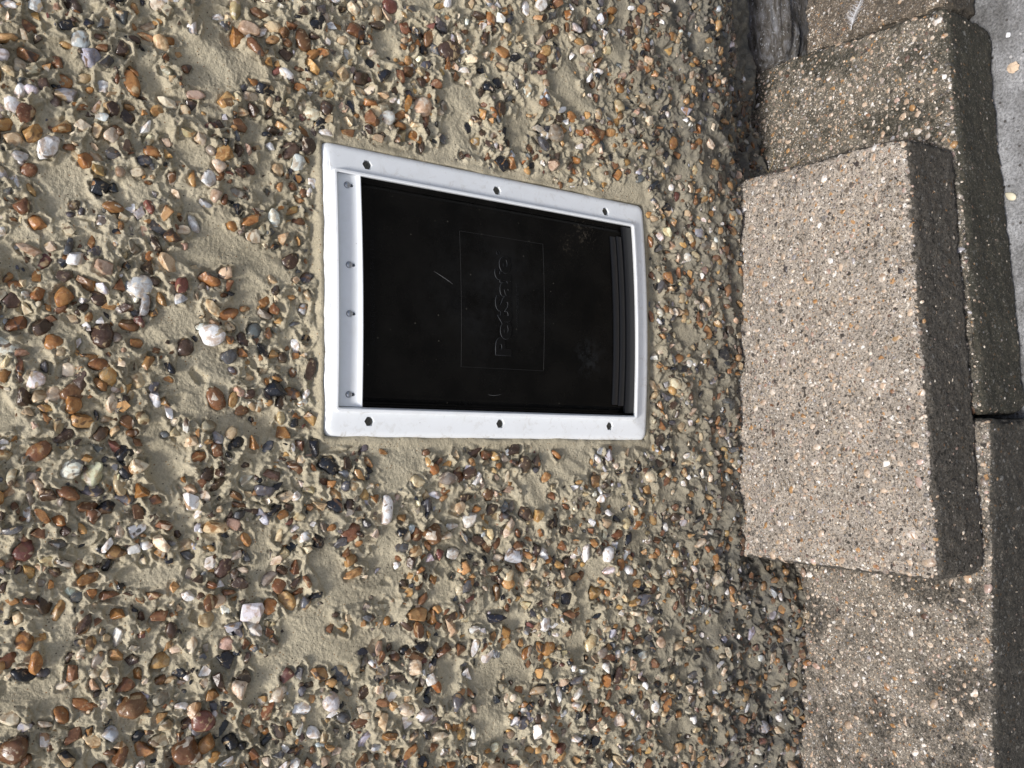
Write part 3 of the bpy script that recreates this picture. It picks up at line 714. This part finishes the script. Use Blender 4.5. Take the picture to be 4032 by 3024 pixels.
def lathe(prof, seg=20):
    V, F = [], []; k = len(prof)
    for i in range(seg):
        a = 2 * math.pi * i / seg
        for r, y in prof: V.append((r * math.cos(a), y, r * math.sin(a)))
    for i in range(seg):
        for j in range(k - 1): F.append((i * k + j, ((i + 1) % seg) * k + j, ((i + 1) % seg) * k + j + 1, i * k + j + 1))
    return mesh_np("lathe", np.array(V), np.array(F))
def cross_me(r, w, y0, y1):
    bm = bmesh.new()
    for sx_, sz_ in ((r, w), (w, r)):
        g = bmesh.ops.create_cube(bm, size=1.0)["verts"]; bmesh.ops.scale(bm, vec=(2 * sx_, y1 - y0, 2 * sz_), verts=g); bmesh.ops.translate(bm, vec=(0, (y0 + y1) / 2 + (0.00004 if sx_ > sz_ else 0), 0), verts=g)
    me = bpy.data.meshes.new("cross"); bm.to_mesh(me); bm.free(); return me
pan = lathe([(0.0, -0.0024), (0.0009, -0.00238), (0.0019, -0.0021), (0.0028, -0.0015), (0.0034, -0.0006), (0.0035, 0.0), (0.0035, 0.001)])
pan = cut_by(pan, cross_me(0.0019, 0.00042, -0.004, -0.0014)); autosmooth(pan, 30)
flatm = lathe([(0.0, -0.0004), (0.0012, -0.0004), (0.0040, -0.0008), (0.0043, -0.0003), (0.0043, 0.001)])
flatm = cut_by(flatm, cross_me(0.0024, 0.00055, -0.004, 0.0003)); autosmooth(flatm, 30)
for i, x in enumerate(HS):
    p = bend(np.array([(x, -0.0056, 0.1847)]))[0]
    o = mk("hinge_screw", pan, M_zinc, door, p); o.rotation_euler = (0, random.uniform(0, 1.5), 0)
for x, z in HEX:
    p = bend(np.array([(x, -0.0047, z)]))[0]
    o = mk("frame_screw", flatm, M_steel, door, p); o.rotation_euler = (0, random.uniform(0, 1.5), 0)

# flap
FY = -0.0015
fl, fr, fb, ft = -0.1188, 0.1106, -0.1790, 0.176
nx_, nz_ = 150, 200
gx, gz = np.meshgrid(np.linspace(fl, fr, nx_), np.linspace(fb, ft, nz_))
def flap_y(x, z):
    y = FY + 0.0028 * np.cos((x + 0.004) / 0.115 * 1.5) ** 2 * 0 + 0 * x
    e = np.minimum(x - fl, fr - x)
    y = y + 0.0022 * np.exp(-((e - 0.0045) / 0.0018) ** 2)          # groove
    y = y - 0.0016 * np.exp(-((e - 0.0108) / 0.0016) ** 2)          # raised lip beside it
    y = y - 0.0012 * np.exp(-((e - 0.0015) / 0.0012) ** 2)
    y = y + 0.0018 * np.sin((z - 0.1) * 14) * np.cos((x + 0.004) * 12)
    return y
fv = np.stack([gx, flap_y(gx, gz), gz], -1).reshape(-1, 3)
flap = mk("flap", mesh_np("flap", bend(fv), grid_faces(nz_, nx_)), M_flap, door)
# magnetic strip along the lower edge: three stepped bands
def band(name, z0, z1, y0, x0, x1, sag):
    xs_ = np.linspace(x0, x1, 40); V, F = [], []
    ring = [(0, 0.004), (0, 0.0004), (0.12, 0), (0.88, 0), (1, 0.0004), (1, 0.004)]; k = len(ring)
    for x in xs_:
        t = (x - x0) / (x1 - x0) * 2 - 1; s = -sag * (1 - t * t)
        for q, dy in ring: V.append((x, y0 + dy, z0 + (z1 - z0) * q + s))
    F = [(i * k + j, i * k + (j + 1) % k, (i + 1) * k + (j + 1) % k, (i + 1) * k + j) for i in range(39) for j in range(k)] + [tuple(range(k)), tuple(range(39 * k + k - 1, 39 * k - 1, -1))]
    bm = bmesh.new(); vs_ = [bm.verts.new(v) for v in bend(np.array(V))]
    for f in F: bm.faces.new([vs_[i] for i in f])
    bmesh.ops.recalc_face_normals(bm, faces=bm.faces); me = bpy.data.meshes.new(name); bm.to_mesh(me); bm.free()
    autosmooth(me, 40); return mk(name, me, M_strip, flap)
band("magnet_strip", -0.1535, -0.1455, -0.0032, -0.107, 0.094, 0.0014)
band("magnet_strip", -0.1620, -0.1542, -0.0042, -0.108, 0.095, 0.0016)
band("sweep_strip", -0.1772, -0.1632, -0.0058, -0.1165, 0.108, 0.0010)

def text_part(name, body, x0, x1, z0, cap, y, ext, bold, bev, parent, mat):
    cu = bpy.data.curves.new("t", 'FONT'); cu.body = body; cu.size = 1.0; cu.extrude = 0.03; cu.offset = bold; cu.bevel_depth = bev; cu.bevel_resolution = 1; cu.resolution_u = 6
    ob = bpy.data.objects.new("tmp_t", cu); col.objects.link(ob)
    dg = bpy.context.evaluated_depsgraph_get(); dg.update()
    me = bpy.data.meshes.new_from_object(ob.evaluated_get(dg)); bpy.data.objects.remove(ob)
    n = len(me.vertices); a = np.zeros(n * 3, np.float32); me.vertices.foreach_get("co", a); a = a.reshape(-1, 3)
    mn, mx = a.min(0), a.max(0)
    X = x0 + (a[:, 0] - mn[0]) / (mx[0] - mn[0]) * (x1 - x0)
    Zt = z0 + (a[:, 1] - 0.0) / 0.72 * cap
    dep = (a[:, 2] - mn[2]) / (mx[2] - mn[2])
    Y = flap_y(X, Zt) + 0.0002 - dep * ext
    me.vertices.foreach_set("co", bend(np.stack([X, Y, Zt], 1)).astype(np.float32).ravel()); me.name = name; me.update()
    me.materials.clear(); me.materials.append(mat); me.materials.append(M_edge)
    for p in me.polygons: p.material_index = 1 if abs(p.normal.y) < 0.8 else 0
    return mk(name, me, mat, parent)
text_part("logo_lettering", "PetSafe", -0.0583, 0.0505, -0.0010, 0.0185, 0, 0.0013, 0.028, 0.02, flap, M_letter)
text_part("registered_mark", "\u00ae", 0.0515, 0.0560, 0.0105, 0.0042, 0, 0.0008, 0.0, 0.0, flap, M_letter)
text_part("web_lettering", "www.petsafe.net", -0.0262, 0.0232, -0.0125, 0.0045, 0, 0.0005, 0.008, 0.0, flap, M_letter)
text_part("part_lettering", "REPLACEMENT FLAP #4-11136", -0.0565, 0.0490, 0.1560, 0.0048, 0, 0.0003, 0.0, 0.0, flap, M_letter)
def tube(pts, rad, seg=6):
    pts = np.array(pts, float); n = len(pts); rad = np.broadcast_to(rad, (n,))
    T = np.gradient(pts, axis=0); T /= np.linalg.norm(T, axis=1, keepdims=True) + 1e-12
    V = []
    for p, t, r in zip(pts, T, rad):
        a = np.cross(t, (0.31, 0.52, 0.79)); a /= np.linalg.norm(a); b = np.cross(t, a)
        for k in range(seg): V.append(p + r * (a * math.cos(2 * math.pi * k / seg) + b * math.sin(2 * math.pi * k / seg)))
    F = [(i * seg + k, i * seg + (k + 1) % seg, (i + 1) * seg + (k + 1) % seg, (i + 1) * seg + k) for i in range(n - 1) for k in range(seg)]
    return np.array(V), np.array(F)
def on_flap(pts, off): 
    p = np.array(pts, float); return bend(np.stack([p[:, 0], flap_y(p[:, 0], p[:, 1]) - off, p[:, 1]], 1))
def lin(a, b, n=20): return [(a[0] + (b[0] - a[0]) * t, a[1] + (b[1] - a[1]) * t) for t in np.linspace(0, 1, n)]
for a, b in (((0.0715, 0.0588), (0.0715, -0.0475)), ((-0.0730, 0.0590), (0.0715, 0.0590)), ((-0.0715, -0.0460), (0.0715, -0.0475)), ((-0.0730, 0.0590), (-0.0720, -0.0460))):
    v, f = tube(on_flap(lin(a, b), 0.0), 0.00022, 5); mk("panel_line", mesh_np("panel_line", v, f), M_line, flap)
def arc(pts, r):
    p = np.array(pts); t = np.linspace(0, 1, 16)[:, None]; q = (1 - t) ** 2 * p[0] + 2 * t * (1 - t) * p[1] + t * t * p[2]
    v, f = tube(on_flap(q, 0.0), r * np.sin(np.linspace(0.25, 2.9, 16)), 5); mk("scratch", mesh_np("scratch", v, f), M_scr, flap)
arc([(0.0245, 0.0905), (0.0185, 0.077), (0.0135, 0.0690)], 0.00032)
arc([(-0.101, 0.026), (-0.1035, 0.018), (-0.100, 0.008)], 0.00022)

# ------------------------------------------------------------------ small things lying about
M_straw = simple("dry_straw", (0.42, 0.33, 0.19), 0.8).m; M_leaf = simple("dry_leaf", (0.32, 0.16, 0.08), 0.75).m
M_white = simple("down_white", (0.78, 0.78, 0.80), 0.8).m; M_seed = simple("seed_husk", (0.62, 0.57, 0.42), 0.6).m; M_tan = simple("tan_crumb", (0.60, 0.46, 0.33), 0.85).m
def stem(pts, r, label, group=None):
    p = np.array(pts, float); t = np.linspace(0, 1, 18)[:, None]; q = (1 - t) ** 2 * p[0] + 2 * t * (1 - t) * p[1] + t * t * p[2]
    base = q[0].copy(); v, f = tube(q - base, r * np.linspace(1, 0.4, 18), 5)
    o = mk("dry_straw", mesh_np("dry_straw", v, f), M_straw, None, base); tag(o, label, "straw", group); return o
zt = ZL + 0.0015
lab = "thin straw coloured dry stalk in the corner where wall meets the right block"
for pts in ([(0.225, 0.030, zt), (0.245, 0.0, zt + 0.012), (0.262, 0.022, zt + 0.004)], [(0.205, 0.020, zt), (0.215, -0.010, zt + 0.010), (0.236, -0.024, zt)], [(0.21, 0.0, zt + 0.001), (0.225, -0.012, zt + 0.008), (0.232, -0.04, zt)],
            [(0.235, 0.036, zt), (0.222, 0.015, zt + 0.014), (0.208, 0.012, zt + 0.012)], [(0.198, 0.026, zt), (0.203, 0.0, zt + 0.02), (0.213, 0.026, zt + 0.018)]):
    stem(pts, 0.00045, lab, "dry straws in the corner")
def leafy(name, loc, L, W, curl, rotz, mat, label, cat, thick=0.0004, tip=1.0):
    n, k = 18, 9; V, F = [], []
    for i in range(n):
        t = i / (n - 1); w = W * math.sin(math.pi * min(1, t * 0.97 + 0.015) ** tip) ** 0.8 + 0.0001
        for j in range(k):
            s = j / (k - 1) * 2 - 1
            V.append((t * L - L / 2, s * w, curl * (s * s * 0.5 + (t - 0.5) ** 2 * 1.6) + 0.05 * W * math.sin(9 * t + 3 * s)))
    V = np.array(V); V2 = V + np.array([0, 0, thick]); nn = len(V)
    Fg = grid_faces(n, k); F = np.concatenate([Fg[:, ::-1], Fg + nn])
    bd = [(i, j) for i, j in zip([0 * k + j for j in range(k - 1)], [j + 1 for j in range(k - 1)])]
    rim = [j for j in range(k)] + [i * k + k - 1 for i in range(1, n)] + [(n - 1) * k + j for j in range(k - 2, -1, -1)] + [i * k for i in range(n - 2, 0, -1)]
    R = np.array([(rim[i], rim[(i + 1) % len(rim)], rim[(i + 1) % len(rim)] + nn, rim[i] + nn) for i in range(len(rim))])
    o = mk(name, mesh_np(name, np.concatenate([V, V2]), np.concatenate([F, R])), mat, None, loc); o.rotation_euler = (0, 0, rotz); tag(o, label, cat); return o
leafy("dry_leaf", (0.3335, 0.062, zt + 0.004), 0.017, 0.0035, 0.003, 0.6, M_leaf, "small brown dry leaf on the right block against the wall", "leaf")
# seed husk on the paving: a plump drop with a pointed tip
V, F = ico(3)
V = V.copy(); V[:, 0] = V[:, 0] + 0.45 * np.clip(V[:, 0], 0, 1) ** 6; V *= np.array([0.0064, 0.0046, 0.0026])
sd = mk("seed_husk", mesh_np("seed_husk", V, F), M_seed, None, (0.1445, -0.2555, 0.0020)); sd.rotation_euler = (0, 0, 0.9); tag(sd, "pale oval seed husk with pointed tip on the grey paving", "seed")
# crumpled tan flake
V, F = ico(3); V = V * (1 + 0.45 * pn3(V * 2.2, 5)[:, None] + 0.25 * pn3(V * 5, 6)[:, None]) * np.array([0.0062, 0.0068, 0.0026])
fk = mk("tan_flake", mesh_np("tan_flake", V, F, np.zeros(len(F), bool)), M_tan, None, (0.3005, -0.2595, 0.0025)); tag(fk, "crumpled tan flake lying on the grey paving", "flake")
V, F, s_ = stone_shape(3, srs, 4)
wc = mk("white_chip", mesh_np("white_chip", V * 0.0034, F, s_), M_white, None, (0.343, -0.2535, 0.0016)); tag(wc, "tiny white chip on the paving beside the right block", "stone chip")
# downy feather on the brick
fz = 0.0655
root = empty("feather", (0.418, -0.092, fz), "small white downy feather on the brown brick", "feather")
sh_ = lambda t: np.array([0.036 * (t - 0.5), -0.018 * (t - 0.5) + 0.006 * t * (1 - t) * 2, 0.0012 + 0.0035 * t * (1 - t)])
v, f = tube([sh_(t) for t in np.linspace(0, 1, 14)], np.linspace(0.0004, 0.0002, 14), 5); mk("shaft", mesh_np("shaft", v, f), M_white, root)
bv, bf, off = [], [], 0; fr_ = np.random.RandomState(9)
for k in range(170):
    t = fr_.uniform(0.04, 1.0); s = -1 if k % 2 else 1; p = sh_(t); ln = (0.004 + 0.010 * math.sin(math.pi * t ** 0.8)) * fr_.uniform(0.5, 1.15)
    d = np.array([0.62, s * 0.75 - 0.1, 0]); d = d / np.linalg.norm(d) + fr_.randn(3) * 0.22; d[2] *= 0.5
    q = [p + d * ln * u + np.array([0, 0, 0.0028 * u * (1 - u) * fr_.uniform(0, 2)]) for u in np.linspace(0, 1, 5)]
    v, f = tube(q, np.linspace(0.00013, 0.00006, 5), 3); bv.append(v); bf.append(f + off); off += len(v)
o = mk("barbs", mesh_np("barbs", np.concatenate(bv), np.concatenate(bf)), M_white, root); o["kind"] = "stuff"

lr = np.random.RandomState(21)
for (x, y, z, a) in ((-0.335, -0.030, ZL, .0058), (-0.352, -0.024, ZL, .0048), (-0.386, -0.034, ZL, .0055), (-0.42, -0.026, ZL, .0044), (-0.455, -0.036, ZL, .0060), (-0.47, -0.028, ZL, .0040), (-0.505, -0.032, ZL, .0052), (-0.54, -0.03, ZL, .0046), (-0.328, -0.052, ZL, .0040), (-0.40, -0.045, ZL, .0032)):
    o = bpy.data.objects.new("loose_pebble", PEBM[lr.randint(len(PEBM))]); col.objects.link(o)
    o.location = (x, y, z + a * 0.42); o.rotation_euler = (lr.uniform(-.3, .3), lr.uniform(-.3, .3), lr.uniform(0, 6)); o.scale = (a, a, a); o.color = (*peb_col(lr), 1)
    tag(o, "loose pebble lying on the left block along the foot of the wall", "pebble", "loose pebbles along the wall foot")
for (x, y, a) in ((0.212, 0.012, .0052), (0.228, 0.034, .0046), (0.262, 0.040, .0055), (0.30, 0.052, .0042), (0.203, -0.012, .0036), (0.245, 0.020, .0034)):
    o = bpy.data.objects.new("loose_pebble", PEBM[lr.randint(len(PEBM))]); col.objects.link(o)
    o.location = (x, y, ZL - 0.002 + a * 0.42); o.rotation_euler = (lr.uniform(-.3, .3), lr.uniform(-.3, .3), lr.uniform(0, 6)); o.scale = (a, a, a); o.color = (*peb_col(lr), 1)
    tag(o, "loose pebble in the dark corner between wall and right block", "pebble", "loose pebbles in the right corner")
